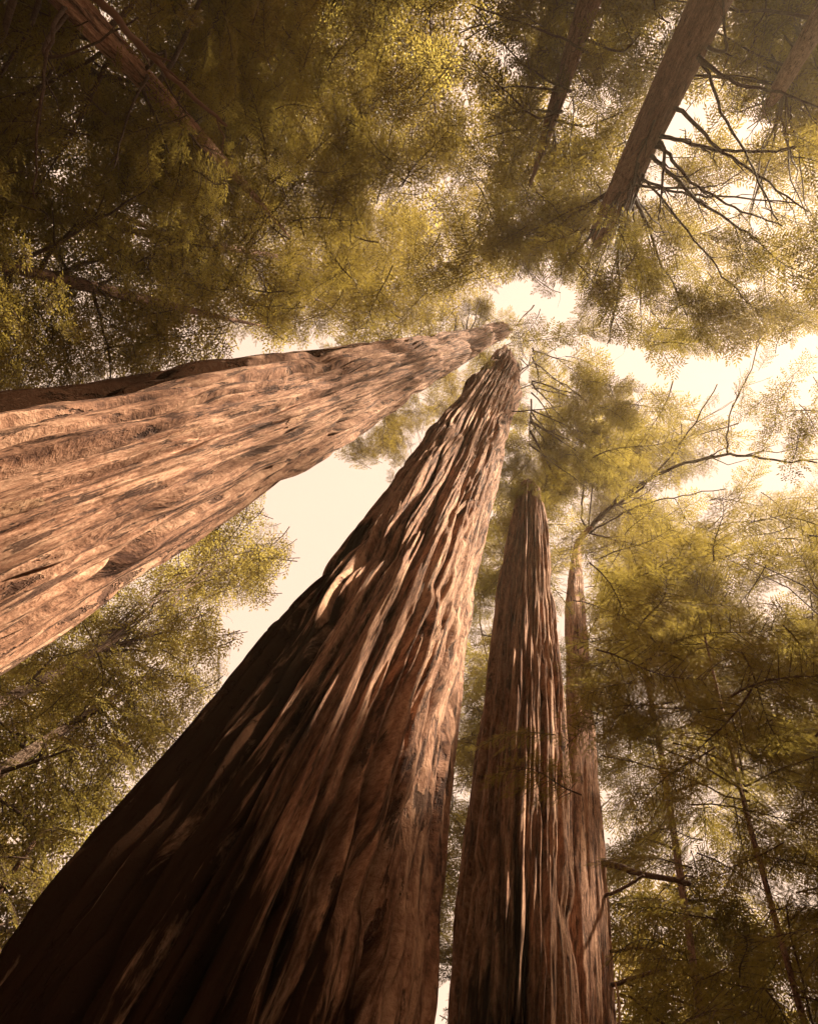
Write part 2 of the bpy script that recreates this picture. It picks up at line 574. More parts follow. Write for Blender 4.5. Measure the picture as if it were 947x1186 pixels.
def trunk(root, P0, P1, left, right, mat, nth=420, ns=700, flute=0.05, ridge=0.03, seed=1, twist=0.002, base_flare=None,
          s_top=None, bumps=(), grooves=(), darkened=None, name='trunk', end_r=0.25, D=6.0, fl_n=9, s_mid=None):
    """left/right: outline pixels; the tangent distance of each pixel's ray to the axis is the radius there"""
    A = nrm(P1 - P0)

    def prof(edge):
        sr = sorted((axis_closest(P0, A, x, y)[0], axis_closest(P0, A, x, y)[2]) for x, y in edge)
        return np.array([a for a, b in sr]), np.array([b for a, b in sr])
    sl, rl = prof(left); sr_, rr = prof(right)
    s_top = s_top or max(sl[-1], sr_[-1])
    # rows spaced evenly in the viewing angle
    phi = np.linspace(math.atan2(s_top - 1.6, D), math.atan2(-2.6, D), ns)
    s = (1.6 + D * np.tan(phi))[::-1]
    s[0] = -1.0
    u = np.arange(nth) / nth
    U, S = np.meshgrid(u, s)
    mid = P0 + A * (s_mid or (s_top * 0.3))
    e2 = EYE - mid; e2 -= A * (e2 @ A); e2 = nrm(e2)
    e1 = np.cross(A, e2)                                      # picture right seen from the camera
    th = 2 * np.pi * U - np.pi / 2                            # seam on the far side
    RL = np.interp(S, sl, rl); RR = np.interp(S, sr_, rr)
    if base_flare:
        for RX, s0 in ((RL, sl[0]), (RR, sr_[0])):
            k = np.clip((s0 - S) / max(s0 + 1.0, 0.1), 0, 1)
            RX *= 1 + base_flare * k
    w = (1 + np.cos(th)) / 2
    w = w * w * (3 - 2 * w)
    R = RL + (RR - RL) * w
    circ = 2 * np.pi * float(np.median(R))
    fade = np.clip(R / R.max(), 0.25, 1)
    d, uu = bark_disp(U, S, circ, 1.0, 0.0, seed, twist, fl_n)
    dr, uu = bark_disp(U, S, circ, 0.0, 1.0, seed, twist, fl_n)
    R = R + flute * d * fade * np.clip(1.6 - S / (0.5 * s_top), 0.25, 1.6) + ridge * dr * (0.35 + 0.65 * fade)
    for (bs, bth, br, bamp, bw) in bumps:                     # s, angle (0.25 = towards the camera), radius along, height, angular width
        du = (U - bth + 0.5) % 1 - 0.5
        R = R + bamp * np.exp(-((S - bs) / br) ** 2 - (du / bw) ** 2)
    for (gu, g0, g1, gw, gd) in grooves:                      # long open fissures between the flutes
        cu = gu + twist * 0 + 0.010 * vnoise(U * 0 + gu, S / 3.0, 7, int(gu * 1000)) + 0.004 * vnoise(U * 0 + gu, S / 0.9, 7, int(gu * 1000) + 1)
        wv = gw * (1 + 0.5 * vnoise(U * 0 + gu, S / 1.3, 7, int(gu * 1000) + 2))
        du = (U - cu + 0.5) % 1 - 0.5
        fd = np.clip((S - g0) / 1.0, 0, 1) * np.clip((g1 - S) / 2.5, 0, 1) ** 0.7
        R = R - gd * fd * np.exp(-(abs(du) / wv) ** 3)
    # ragged closing at the very top
    kt = np.clip((s_top - S) / (end_r * 3), 0, 1) ** 0.5
    R = np.maximum(R, 0.02) * np.maximum(kt, 0.04)
    V = P0 + A * S[..., None] + (np.cos(th)[..., None] * e1 + np.sin(th)[..., None] * e2) * R[..., None]
    bark = np.stack([np.cos(2 * np.pi * uu) * circ / 6.283, np.sin(2 * np.pi * uu) * circ / 6.283, S], -1)
    dk = np.zeros_like(S)
    if darkened:                                                  # (height, u of its peak, width): bark darkened below a ragged edge
        hgt, uc, wd, basec = darkened
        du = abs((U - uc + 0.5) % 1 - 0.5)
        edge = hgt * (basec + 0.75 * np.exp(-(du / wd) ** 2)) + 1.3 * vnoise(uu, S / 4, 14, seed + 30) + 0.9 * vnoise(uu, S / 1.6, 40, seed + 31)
        dk = np.clip(0.5 + (edge - S) / 3.0, 0, 1)
    i, j = np.meshgrid(np.arange(ns - 1), np.arange(nth), indexing='ij')
    q = np.stack([i * nth + j, (i + 1) * nth + j, (i + 1) * nth + (j + 1) % nth, i * nth + (j + 1) % nth], -1).reshape(-1, 4)
    me = make_mesh(name, V.reshape(-1, 3), q, None, [mat], attrs={'bark': ('FLOAT_VECTOR', 'POINT', bark), 'darkened': ('FLOAT', 'POINT', dk)})
    o = link(name, me, root)

    def surf(s_, u_, off=0.0):
        th_ = 2 * np.pi * u_ - np.pi / 2
        k_ = int(np.argmin(abs(s - s_))); j_ = int(u_ * nth) % nth
        return P0 + A * s_ + (math.cos(th_) * e1 + math.sin(th_) * e2) * (R[k_, j_] + off), math.cos(th_) * e1 + math.sin(th_) * e2
    return o, A, surf


def simple_trunk(root, P0, P1, w0, w1, p0, p1, mat, s_top, seed, nth=64, ns=260, ridge=0.012, flute=0.01):
    """widths (px) at two pixels"""
    A = nrm(P1 - P0)
    s0, t0, _, _ = axis_closest(P0, A, *p0); s1, t1, _, _ = axis_closest(P0, A, *p1)

    def depth(p, t): return t * (nrm(ray_cam(*p))[2] * -1)
    r0 = w0 / 2 * depth(p0, t0) / F; r1 = w1 / 2 * depth(p1, t1) / F
    s = np.linspace(-0.8, s_top, ns)
    u = np.arange(nth) / nth
    U, S = np.meshgrid(u, s)
    Rm = np.interp(s, [0, s0, s1, s_top], [r0 * 1.35, r0, r1, 0.02])
    R = Rm[:, None] * np.ones_like(U)
    circ = 2 * np.pi * r0
    d, uu = bark_disp(U, S, max(circ, 1.4) * 1.6, flute, ridge, seed, 0.004, 5)
    R = np.maximum(R + d * np.clip(R / r0, 0.2, 1), 0.012)
    e1 = nrm(np.cross(A, [0.3, 1, 0.1])); e2 = np.cross(A, e1)
    th = 2 * np.pi * U
    cx = 0.10 * np.sin(S / 5.0 + seed) * np.clip(S / 10, 0, 1)
    V = P0 + A * S[..., None] + e1 * cx[..., None] + (np.cos(th)[..., None] * e1 + np.sin(th)[..., None] * e2) * R[..., None]
    bark = np.stack([np.cos(2 * np.pi * uu) * r0, np.sin(2 * np.pi * uu) * r0, S], -1)
    i, j = np.meshgrid(np.arange(ns - 1), np.arange(nth), indexing='ij')
    q = np.stack([i * nth + j, i * nth + (j + 1) % nth, (i + 1) * nth + (j + 1) % nth, (i + 1) * nth + j], -1).reshape(-1, 4)
    me = make_mesh('trunk', V.reshape(-1, 3), q, None, [mat], attrs={'bark': ('FLOAT_VECTOR', 'POINT', bark)})
    link('trunk', me, root)
    return A


def axis_from(p_low, D_low, p_high, h_high=None):
    a = at_dist(*p_low, D_low)
    if h_high is None:                  # the height at which the trunk leans least
        best = 9
        for h in np.linspace(a[2] + 2, a[2] + 30, 141):
            v = at_height(*p_high, h) - a
            lean = math.atan2(math.hypot(v[0], v[1]), v[2])
            if lean < best: best, h_high = lean, h
    b = at_height(*p_high, h_high)
    A = nrm(b - a)
    P0 = a - A * (a[2] / A[2])
    return P0, b, A


# ------------------------------------------------------------------ the three giant redwoods
GR = 'giant redwoods'
# centre
P0, P1, A = axis_from((335, 960), 6.6, (588, 406), 36.0)
rc = thing('giant_redwood', 'massive fluted redwood with flared base rising from the bottom edge, thickest trunk in view', 'redwood tree', P0, GR)
cl = [(-40, 1200), (20, 1120), (100, 1010), (150, 960), (200, 900), (250, 835), (300, 775), (350, 705), (400, 640), (450, 570), (500, 497), (540, 452), (562, 425), (580, 403)]
cr = [(486, 1186), (491, 1080), (503, 950), (518, 850), (538, 740), (557, 650), (572, 580), (585, 510), (595, 462), (597, 435), (590, 408)]
o, Ac, surf_c = trunk(rc, P0, P1, cl, cr, BARK_RED, 760, 1300, 0.17, 0.135, 3, 0.0022, 0.35, None, D=6.0, fl_n=12, darkened=(10.5, 0.70, 0.17, 0.45),
                      grooves=[(0.372, -1, 13, .006, .32), (0.405, -1, 11, .010, .5), (0.438, 5, 17, .005, .26), (0.462, -1, 10.5, .009, .45), (0.492, 2, 15, .006, .3), (0.522, -1, 9.5, .008, .4),
                               (0.555, 4, 19, .005, .25), (0.588, -1, 12, .007, .35), (0.62, 2, 14, .006, .3), (0.42, 14, 25, .006, .2), (0.51, 13, 24, .005, .2), (0.6, 12, 23, .006, .2)],
                      bumps=[(27.5, 0.30, 0.8, 0.30, 0.08), (27.0, 0.68, 0.9, 0.25, 0.08), (30, 0.45, 1.0, 0.25, 0.12)])
P0c = P0
# left
P0, P1, A = axis_from((0, 618), 6.2, (583, 383), 33.0)
rl = thing('giant_redwood', 'huge shaggy redwood trunk slanting in from the left edge, lit reddish tan', 'redwood tree', P0, GR)
ll = [(0, 775), (50, 740), (100, 705), (200, 638), (300, 573), (400, 507), (480, 455), (530, 425), (560, 405), (586, 390)]
lu = [(0, 462), (100, 452), (200, 434), (300, 418), (400, 405), (500, 388), (560, 379), (586, 374)]
o, Al, surf_l = trunk(rl, P0, P1, lu, ll, BARK_RED, 800, 1200, 0.06, 0.115, 21, 0.003, 0.35, None, D=5.6, fl_n=9,
                      darkened=(27.0, 0.72, 0.085, -0.10),  # near-black strip coloured along the trunk's upper edge
                      grooves=[(0.37, 1, 12, .005, .28), (0.40, 2, 19, .006, .34), (0.435, 3, 9, .004, .25), (0.46, 4, 15, .006, .3), (0.49, 2, 8, .004, .25), (0.52, 6, 22, .005, .3), (0.55, 2, 10, .005, .3), (0.58, 1, 16, .006, .34), (0.62, 3, 21, .006, .34), (0.66, 2, 14, .007, .36), (0.69, 3, 19, .006, .3),],
                      bumps=[(26.0, 0.50, 0.9, -0.45, 0.05), (24.5, 0.44, 0.7, 0.22, 0.06), (29, .55, .8, .2, .08)])
P0l = P0
# right
P0, P1, A = axis_from((598, 1040), 12.5, (612, 560), 27.0)
rr_ = thing('giant_redwood', 'straight redwood right of the fluted giant, partly veiled by green sprays', 'redwood tree', P0, GR)
e_l = [(518, 1200), (535, 1030), (550, 920), (565, 800), (575, 700), (585, 640), (598, 575), (601, 556)]
e_r = [(666, 1200), (660, 1050), (655, 900), (648, 800), (641, 720), (633, 620), (626, 575), (622, 556)]
o, Ar, surf_r = trunk(rr_, P0, P1, e_l, e_r, BARK_RED, 520, 1000, 0.11, 0.105, 41, 0.002, 0.3, None, D=12, fl_n=9, darkened=(11.0, 0.55, 0.2, 0.4),
                      grooves=[(0.41, -1, 22, .007, .25), (0.455, -1, 14, .010, .3), (0.5, 3, 20, .007, .22), (0.545, -1, 15, .009, .28), (0.6, -1, 21, .007, .22)])
P0r = P0

LANES.append((P0l, Al, 3.5, 34.0, 2.2)); LANES.append((P0c, Ac, 10.5, 36.0, 1.9)); LANES.append((P0r, Ar, 15.0, 28.0, 1.0))
# crown of the right redwood: pale boughs reaching over the tops of the giants
pl0 = crown(rr_, P0r, Ar, [[(588, 530), (636, 530), (634, 582), (592, 582)]], 'conifer', LEAF['fresh'], 30, 9, 0.8, -1.0)
pl = crown(rr_, P0r, Ar, [[(588, 385), (612, 372), (640, 392), (700, 440), (735, 500), (720, 560), (650, 600), (600, 560), (592, 470)],
                          [(540, 560), (600, 560), (580, 680), (545, 720)]], 'conifer', LEAF['fresh'], 42, 7, 1.5, 6.0, smin=14)
limbs_into(rr_, P0r, Ar, pl, 14, 0.05)
# thin boughs near the very top of the two giants
for (root, P0_, A_, pts) in ((rc, P0c, Ac, [(640, 395), (668, 383), (632, 440), (652, 470)]), (rl, P0l, Al, [(556, 348), (545, 352), (530, 362)])):
    for (x, y) in pts:
        s_, t_, d_, dd_ = axis_closest(P0_, A_, x, y)
        b = EYE + dd_ * (t_ + 0.5)
        limb(root, P0_ + A_ * min(s_ + 0.0, 29.0) * 0.93, b, 0.05, 0.012, sag=-0.05, mat=TWIG, fork=2)
pl = crown(rl, P0l, Al, [[(505, 345), (560, 340), (570, 372), (520, 384)]], 'conifer', LEAF['needle_dark'], 30, 5, 1.0, 2, smin=20)

# peeling bark slabs and flakes on the giants


Vax = {surf_l: Al, surf_c: Ac}


def flake(root, surf, s, u, ln, w, lift, mat, tilt=0.0, name='bark_flake', th=0.02):
    n = 7
    mb = MB()
    V = []
    c0, nv = surf(s, u)
    c1, _ = surf(s + 0.5, u)
    ax = nrm(nrm(c1 - c0) + 3 * Vax[surf])
    side = np.cross(ax, nv)
    lean = rng.normal(0, 0.12)
    wj = rng.uniform(0.8, 1.15, n)
    for i in range(n):
        f = i / (n - 1)
        l = -0.04 + lift * f ** 1.8
        c = c0 + ax * (ln * f) + side * (lean * ln * f)
        ww = w * (0.35 + 0.65 * math.sin(math.pi * (0.2 + 0.72 * f))) * wj[i]
        V += [c + nv * l - side * ww, c + nv * (l + th) - side * ww * .9, c + nv * (l + th) + side * ww * .9, c + nv * l + side * ww]
    q = []
    for i in range(n - 1):
        for j in range(4):
            q.append([i * 4 + j, i * 4 + (j + 1) % 4, (i + 1) * 4 + (j + 1) % 4, (i + 1) * 4 + j])
    q += [[3, 2, 1, 0], [(n - 1) * 4, (n - 1) * 4 + 1, (n - 1) * 4 + 2, (n - 1) * 4 + 3]]
    mb.add(np.array(V), q)
    link(name, mb.mesh(name, mat, smooth=False), root)


for k in range(26):
    flake(rl, surf_l, rng.uniform(4, 22), rng.uniform(0.3, 0.7), rng.uniform(0.4, 1.3), rng.uniform(0.03, 0.09), rng.uniform(0.03, 0.14), BARK_SLAB, rng.normal(0, 0.01))
for k in range(22):
    flake(rc, surf_c, rng.uniform(9, 24), rng.uniform(0.3, 0.7), rng.uniform(0.3, 1.0), rng.uniform(0.02, 0.06), rng.uniform(0.02, 0.10), BARK_SLAB, rng.normal(0, 0.01))

def px_limb(root, base, pix, t0, t1, r0, r1, mat=TWIG, name='branch', fork=3, **props):
    """limb through a list of pixels, at ranges t0..t1 along their rays"""
    pts = [np.asarray(base)] if base is not None else []
    for i, p in enumerate(pix):
        f = i / max(1, len(pix) - 1)
        pts.append(EYE + ray(*p) * (t0 + (t1 - t0) * f))
    pts = np.array(pts)
    # smooth
    k = len(pts); tt = np.linspace(0, k - 1, k * 5)
    i0 = np.clip(np.floor(tt).astype(int), 0, k - 2); f = (tt - i0)[:, None]
    pm = pts[np.clip(i0 - 1, 0, k - 1)]; pa = pts[i0]; pb = pts[i0 + 1]; pn = pts[np.clip(i0 + 2, 0, k - 1)]
    C = 0.5 * (2 * pa + (pb - pm) * f + (2 * pm - 5 * pa + 4 * pb - pn) * f ** 2 + (3 * pa - pm - 3 * pb + pn) * f ** 3)
    Ln = np.linalg.norm(C[-1] - C[0])
    C[1:-1] += rng.normal(0, 0.004 * Ln, (len(C) - 2, 3))
    mb = MB()
    R = r0 + (r1 - r0) * np.linspace(0, 1, len(C)) ** 0.8
    mb.tube(C, R, 8)
    for _ in range(fork):
        j = rng.integers(len(C) // 3, len(C) - 2)
        d = nrm(nrm(C[j + 1] - C[j - 1]) + rng.normal(0, 0.55, 3))
        l2 = Ln * rng.uniform(0.1, 0.3)
        q = [C[j] + d * l2 * f + rng.normal(0, .04 * l2, 3) * (f > 0) for f in (0, .25, .5, .75, 1)]
        mb.tube(q, [R[j] * .6, R[j] * .5, R[j] * .4, R[j] * .28, r1 * .4], 5)
    return link(name, mb.mesh(name, mat), root, **props)


# ------------------------------------------------------------------ slender tree beside the right redwood
P0, P1, A = axis_from((680, 1000), 14.0, (667, 640))
sl = thing('slender_tree', 'slender pale tree beside the straight redwood, top forking into long bare branches', 'tree', P0)
s_el = [(655, 1186), (652, 1000), (653, 900), (654, 800), (655, 700), (659, 660), (663, 636)]
s_er = [(713, 1186), (701, 1000), (691, 900), (684, 800), (677, 700), (674, 660), (672, 636)]
o, As, surf_s = trunk(sl, P0, P1, s_el, s_er, BARK_RED, 160, 700, 0.03, 0.035, 61, 0.002, 0.2, None, D=14, fl_n=5, end_r=0.05)
s_t = axis_closest(P0, As, 668, 640)[0]
fork = P0 + As * s_t
top_end = P0 + As * (s_t - 0.8)
tf = np.linalg.norm(fork - EYE)
px_limb(sl, top_end, [(668, 632), (674, 621), (684, 611)], tf, tf - 0.4, 0.24, 0.15, mat=BARK_RED, fork=0)
fork = EYE + ray(681, 613) * (tf - 0.3)


tf = np.linalg.norm(fork - EYE)
px_limb(sl, fork, [(683, 612), (720, 575), (770, 545), (838, 527), (890, 532), (945, 536)], tf, tf - 3.0, 0.17, 0.04, fork=5)
px_limb(sl, fork, [(684, 612), (705, 590), (745, 562), (790, 510), (830, 445)], tf, tf + 1.0, 0.13, 0.03, fork=6)
px_limb(sl, fork, [(674, 600), (676, 560), (688, 495), (690, 490)], tf, tf - 1, 0.08, 0.035, fork=0)
px_limb(sl, fork, [(690, 492), (660, 450), (625, 430), (600, 415)], tf - 1, tf + 3, 0.05, 0.028, fork=3)
px_limb(sl, fork, [(686, 614), (730, 590), (780, 576), (840, 566)], tf, tf - 2.0, 0.08, 0.025, fork=5)
px_limb(sl, fork, [(684, 618), (740, 632), (790, 645), (830, 655)], tf, tf - 2.5, 0.08, 0.025, fork=5)
px_limb(sl, None, [(842, 525), (845, 480), (868, 430), (880, 390)], tf - 2.5, tf + 1, 0.05, 0.022, fork=7)


def on_axis(P0, A, x, y):
    s, t, d, dd = axis_closest(P0, A, x, y)
    return P0 + A * s, t


# broken stubs and low limbs of the slender tree
for (x, y, ex, ey, r) in [(664, 640, 690, 640, .035), (668, 700, 677, 690, .03), (672, 735, 680, 727, .03), (662, 690, 650, 684, .03), (668, 790, 680, 783, .03),
                          (682, 880, 669, 868, .04), (678, 920, 655, 925, .03), (690, 950, 656, 946, .025)]:
    b, t = on_axis(P0, As, x, y)
    px_limb(sl, b, [(x * .6 + ex * .4, y * .6 + ey * .4), (ex, ey)], t - .25, t - .35, r, r * .6, fork=0, name='branch_stub')
b, t = on_axis(P0, As, 684, 1000)
px_limb(sl, b, [(703, 1000), (740, 1011), (798, 1023)], t - .3, t - 1.0, .12, .06, fork=1)
b, t = on_axis(P0, As, 690, 1045)
px_limb(sl, b, [(705, 1036), (722, 1028), (745, 1014)], t - .3, t - .7, .05, .03, fork=0)
b, t = on_axis(P0, As, 690, 1100)
px_limb(sl, b, [(712, 1102), (740, 1098), (775, 1112)], t - .3, t - .9, .045, .02, fork=2)
b, t = on_axis(P0, As, 690, 1140)
px_limb(sl, b, [(712, 1140), (735, 1132), (770, 1122)], t - .3, t - .9, .055, .03, fork=2)
px_limb(sl, b, [(714, 1186), (716, 1160), (712, 1138)], t - .5, t - .5, .03, .02, fork=0, mat=BARK_PALE if False else WOOD_PALE, name='curled_stem')

pl = crown(sl, P0, As, [[(690, 660), (760, 630), (840, 640), (880, 760), (800, 840), (710, 820)], [(600, 650), (632, 660), (628, 690), (600, 680)]],
           'feather', LEAF['needle'], 78, 5.5, 1.2, -4.5)
limbs_into(sl, P0, As, pl, 12, 0.04)
pl = None

# ------------------------------------------------------------------ the other trees
GT = 'trees around the giants'


def tree(name, label, cat, p_low, D, p_high, h_high, w0, w1, bark, s_top, seed, polys, kind, leaf, bpx=70, dens=7, depth=1.8, toff=0.0, tint=0.0,
         nl=10, lr=0.05, group=GT, hh=None, front=None, foff=-2.2, **kw):
    global rng
    rng = np.random.default_rng(seed)
    P0, P1, A = axis_from(p_low, D, p_high, hh)
    0 and print('TREE', label[:40], 'lean %.0f' % math.degrees(math.acos(A[2])), 'base', P0.round(1), 'high', P1.round(1), 'top px', project(P0 + A * s_top)[0].round())
    r = thing(name, label, cat, P0, group)
    A = simple_trunk(r, P0, P1, w0, w1, p_low, p_high, bark, s_top, seed)
    pl = crown(r, P0, A, polys, kind, leaf, bpx, dens, depth, toff, tint, smax=s_top, **kw)
    if front:
        pl += crown(r, P0, A, front, kind, leaf, bpx, dens * 0.8, 0.7, foff, tint, smax=s_top)
    limbs_into(r, P0, A, pl, nl, lr, smax=s_top * 0.9)
    return r, P0, A, pl


# top right conifer with the dead branches
r1, P1_, A1, pl = tree('conifer_tree', 'dark leaning conifer trunk at the top right bristling with bare dead branches', 'conifer', (822, 0), 7.6, (700, 268), 23.0, 48, 27, BARK_BROWN, 30, 71,
                       [[(600, 270), (640, 240), (690, 290), (760, 270), (840, 290), (850, 372), (790, 395), (740, 408), (690, 385), (640, 345), (600, 310)]],
                       'conifer', LEAF['fresh'], 55, 6.5, 1.6, 3.0, nl=8, hh=24.5, front=[[(670, 262), (725, 250), (760, 320), (690, 345), (655, 315)]], foff=-5)
DEAD = [
    [(815, 75), (835, 130), (868, 185), (900, 255)], [(812, 70), (850, 95), (910, 110), (960, 130)], [(790, 130), (830, 170), (880, 205), (935, 245)],
    [(775, 160), (830, 172), (890, 175), (930, 165)], [(770, 175), (800, 210), (850, 240), (905, 262)], [(760, 185), (800, 225), (850, 260), (885, 285)],
    [(745, 205), (775, 240), (820, 300), (865, 350)], [(742, 210), (790, 225), (850, 228), (920, 235)], [(768, 170), (766, 215), (762, 255)],
    [(740, 210), (728, 245), (715, 290), (708, 330)], [(728, 225), (718, 250), (712, 285)], [(722, 235), (716, 290), (715, 340), (703, 398)],
    [(690, 265), (670, 290), (642, 316)], [(838, 60), (838, 30), (836, -20)], [(720, 250), (745, 300), (770, 320)], [(735, 215), (790, 218), (830, 215)],
]
for pix in DEAD:
    b, t = on_axis(P1_, A1, *pix[0])
    px_limb(r1, b, pix, t - 0.5, t - 2.2 + rng.normal(0, 0.6), rng.uniform(0.045, 0.075), 0.016, name='dead_branch', fork=5)

# top middle conifer
r2, P2_, A2, pl = tree('conifer_tree', 'thin upright conifer at the top middle with whorls of drooping green branches', 'conifer', (683, 0), 8.5, (632, 165), 27, 25, 13, BARK_BROWN, 33, 83,
                       [[(560, -160), (720, -160), (760, 40), (700, 150), (690, 270), (600, 300), (565, 250), (580, 160), (560, 100), (570, 20)]],
                       'conifer', LEAF['needle'], 62, 6, 1.6, 4.0, nl=6, hh=26, front=[[(600, 160), (650, 165), (660, 230), (600, 240)]])
for pix in [[(680, 60), (640, 40), (570, 15), (545, 5)], [(660, 105), (630, 90), (590, 60), (550, 10)], [(650, 130), (620, 135), (580, 100), (545, 70)], [(648, 105), (600, 100), (570, 105)],
            [(645, 130), (610, 128), (560, 142)], [(640, 150), (600, 150), (560, 160)], [(636, 165), (628, 150), (612, 180)], [(690, 50), (720, 60), (740, 40)], [(645, 140), (680, 145), (720, 130)]]:
    b, t = on_axis(P2_, A2, *pix[0])
    px_limb(r2, b, pix, t - 0.4, t - 1.5 + rng.normal(0, 0.6), 0.055, 0.012, name='branch', fork=4)

# far right conifer
r3, P3_, A3, pl = tree('conifer_tree', 'reddish conifer trunk leaning in at the far right top corner', 'conifer', (945, 35), 10, (903, 105), 20, 24, 18, BARK_BROWN, 28, 97,
                       [[(760, -180), (1010, -180), (985, 300), (955, 370), (900, 350), (830, 320), (790, 240), (800, 150), (850, 60)], [(700, -100), (800, -100), (760, 110), (720, 160), (705, 60)]],
                       'conifer', LEAF['needle'], 60, 6.5, 2.0, 5.0, nl=12)

# top left conifer
r4, P4_, A4, pl = tree('conifer_tree', 'conifer with sunlit reddish bark in the dark top left corner', 'conifer', (82, 0), 8.5, (190, 118), 22, 34, 22, BARK_RED, 26, 101,
                       [[(-220, -220), (330, -220), (330, 80), (280, 190), (120, 220), (-220, 240)]],
                       'conifer', LEAF['needle_dark'], 60, 8, 1.8, 4.0, 0.38, nl=10, front=[[(200, 125), (260, 140), (250, 200), (170, 200)]])
b, t = on_axis(P4_, A4, 62, -22)
px_limb(r4, b, [(115, 0), (160, 50), (215, 105), (262, 145)], t - 1.2, t - 0.6, 0.075, 0.025, mat=BARK_BROWN, fork=5)
for pix in [[(170, 90), (150, 130), (132, 195)], [(62, 30), (48, 110), (40, 230)], [(200, 130), (240, 180), (270, 225)], [(190, 60), (190, 90), (215, 130)], [(50, 60), (90, 60), (160, 20)]]:
    b, t = on_axis(P4_, A4, *pix[0])
    px_limb(r4, b, pix, t - 0.8, t - 1.5, 0.04, 0.012, name='branch', fork=4)

# broadleaf trees of the upper left
tree('tanoak_tree', 'dense olive broadleaf tree above the left edge of the slanting redwood', 'tanoak', (-220, 250), 10, (150, 340), 24, 20, 12, BARK_BROWN, 27, 111,
     [[(-250, 180), (130, 190), (250, 220), (250, 320), (235, 430), (150, 470), (-250, 520)]], 'broad', LEAF['broad'], 54, 11, 1.8, 1.0, 0.35, nl=10)
tree('tanoak_tree', 'broadleaf crown hanging over the middle of the slanting redwood', 'tanoak', (-60, 230), 11, (330, 300), 25, 12, 6, BARK_BROWN, 28, 113,
     [[(180, 120), (330, 80), (430, 140), (450, 330), (420, 385), (350, 380), (330, 400), (250, 370), (220, 280)]], 'feather', LEAF['broad'], 70, 12, 1.6, 0.0, -0.08, nl=8)
tree('bay_tree', 'yellowish small-leaved tree left of the top sky gap, speckled with bright holes', 'bay tree', (470, -200), 13, (540, 200), 26, 10, 6, BARK_BROWN, 29, 117,
     [[(320, -200), (530, -200), (520, 100), (560, 180), (590, 260), (560, 310), (540, 360), (430, 385), (420, 250), (380, 130), (320, 60)]], 'broad', LEAF['broad'], 58, 10, 1.6, 1.5, 0.02, nl=10)

tree('dense_tree', 'dense brownish green tree standing behind the upper left crowns', 'tree', (-300, 60), 17, (120, 240), 30, 12, 7, BARK_BROWN, 38, 121,
     [[(-260, -220), (540, -220), (520, 60), (545, 200), (560, 320), (420, 385), (235, 430), (100, 470), (-260, 500)]], 'broad', LEAF['pale'], 62, 4.6, 1.8, 5.0, 0.0, nl=16, smin=10)

# trees of the lower left
tree('bay_tree', 'pale slender trunk amid bright leaves under the slanting redwood', 'bay tree', (50, 862), 14, (108, 824), 21, 13, 10, BARK_PALE, 17.5, 131,
     [[(-220, 800), (60, 770), (200, 740), (255, 780), (220, 850), (150, 930), (110, 980), (60, 1000), (-220, 1000)]], 'broad', LEAF['pale'], 60, 9.0, 2.0, 1.0, 0.05, nl=10)
tree('bay_tree', 'tall leafy tree whose crown meets the sky gap beneath the slanting redwood', 'bay tree', (35, 795), 16, (85, 768), 24, 12, 9, BARK_PALE, 20, 133,
     [[(130, 690), (240, 610), (330, 560), (360, 590), (330, 650), (290, 690), (240, 710), (265, 760), (200, 800), (60, 790), (-150, 820), (-100, 740)]], 'broad', LEAF['pale'], 56, 10, 1.8, 2.0, 0.08, nl=12)
tree('tanoak_tree', 'shaded broadleaf tree low in the left corner beside the flared base', 'tanoak', (-60, 1120), 15, (40, 980), 14, 9, 5, BARK_BROWN, 12, 137,
     [[(-220, 960), (60, 960), (100, 1020), (90, 1080), (0, 1180), (-60, 1330), (-220, 1330)]], 'broad', LEAF['broad'], 70, 6.5, 1.8, 1.0, nl=8)

# behind the giants
tree('conifer_tree', 'distant conifer showing between the slanting redwood and the fluted giant', 'conifer', (430, 780), 17, (545, 500), 33, 10, 6, BARK_BROWN, 46, 139,
     [[(395, 520), (450, 470), (540, 420), (600, 400), (600, 430), (540, 470), (500, 478), (470, 520), (445, 560), (420, 545)]], 'conifer', LEAF['needle_dark'], 36, 7, 2.0, 2.0, nl=8, smin=22)
tree('conifer_tree', 'distant leafy conifer in the narrow gap between fluted giant and straight redwood', 'conifer', (560, 1100), 20, (580, 800), 28, 12, 8, BARK_BROWN, 34, 149,
     [[(490, 1330), (495, 1000), (520, 800), (545, 650), (600, 560), (610, 640), (600, 1330)]], 'conifer', LEAF['fresh'], 50, 8, 2.0, 2.0, nl=10)

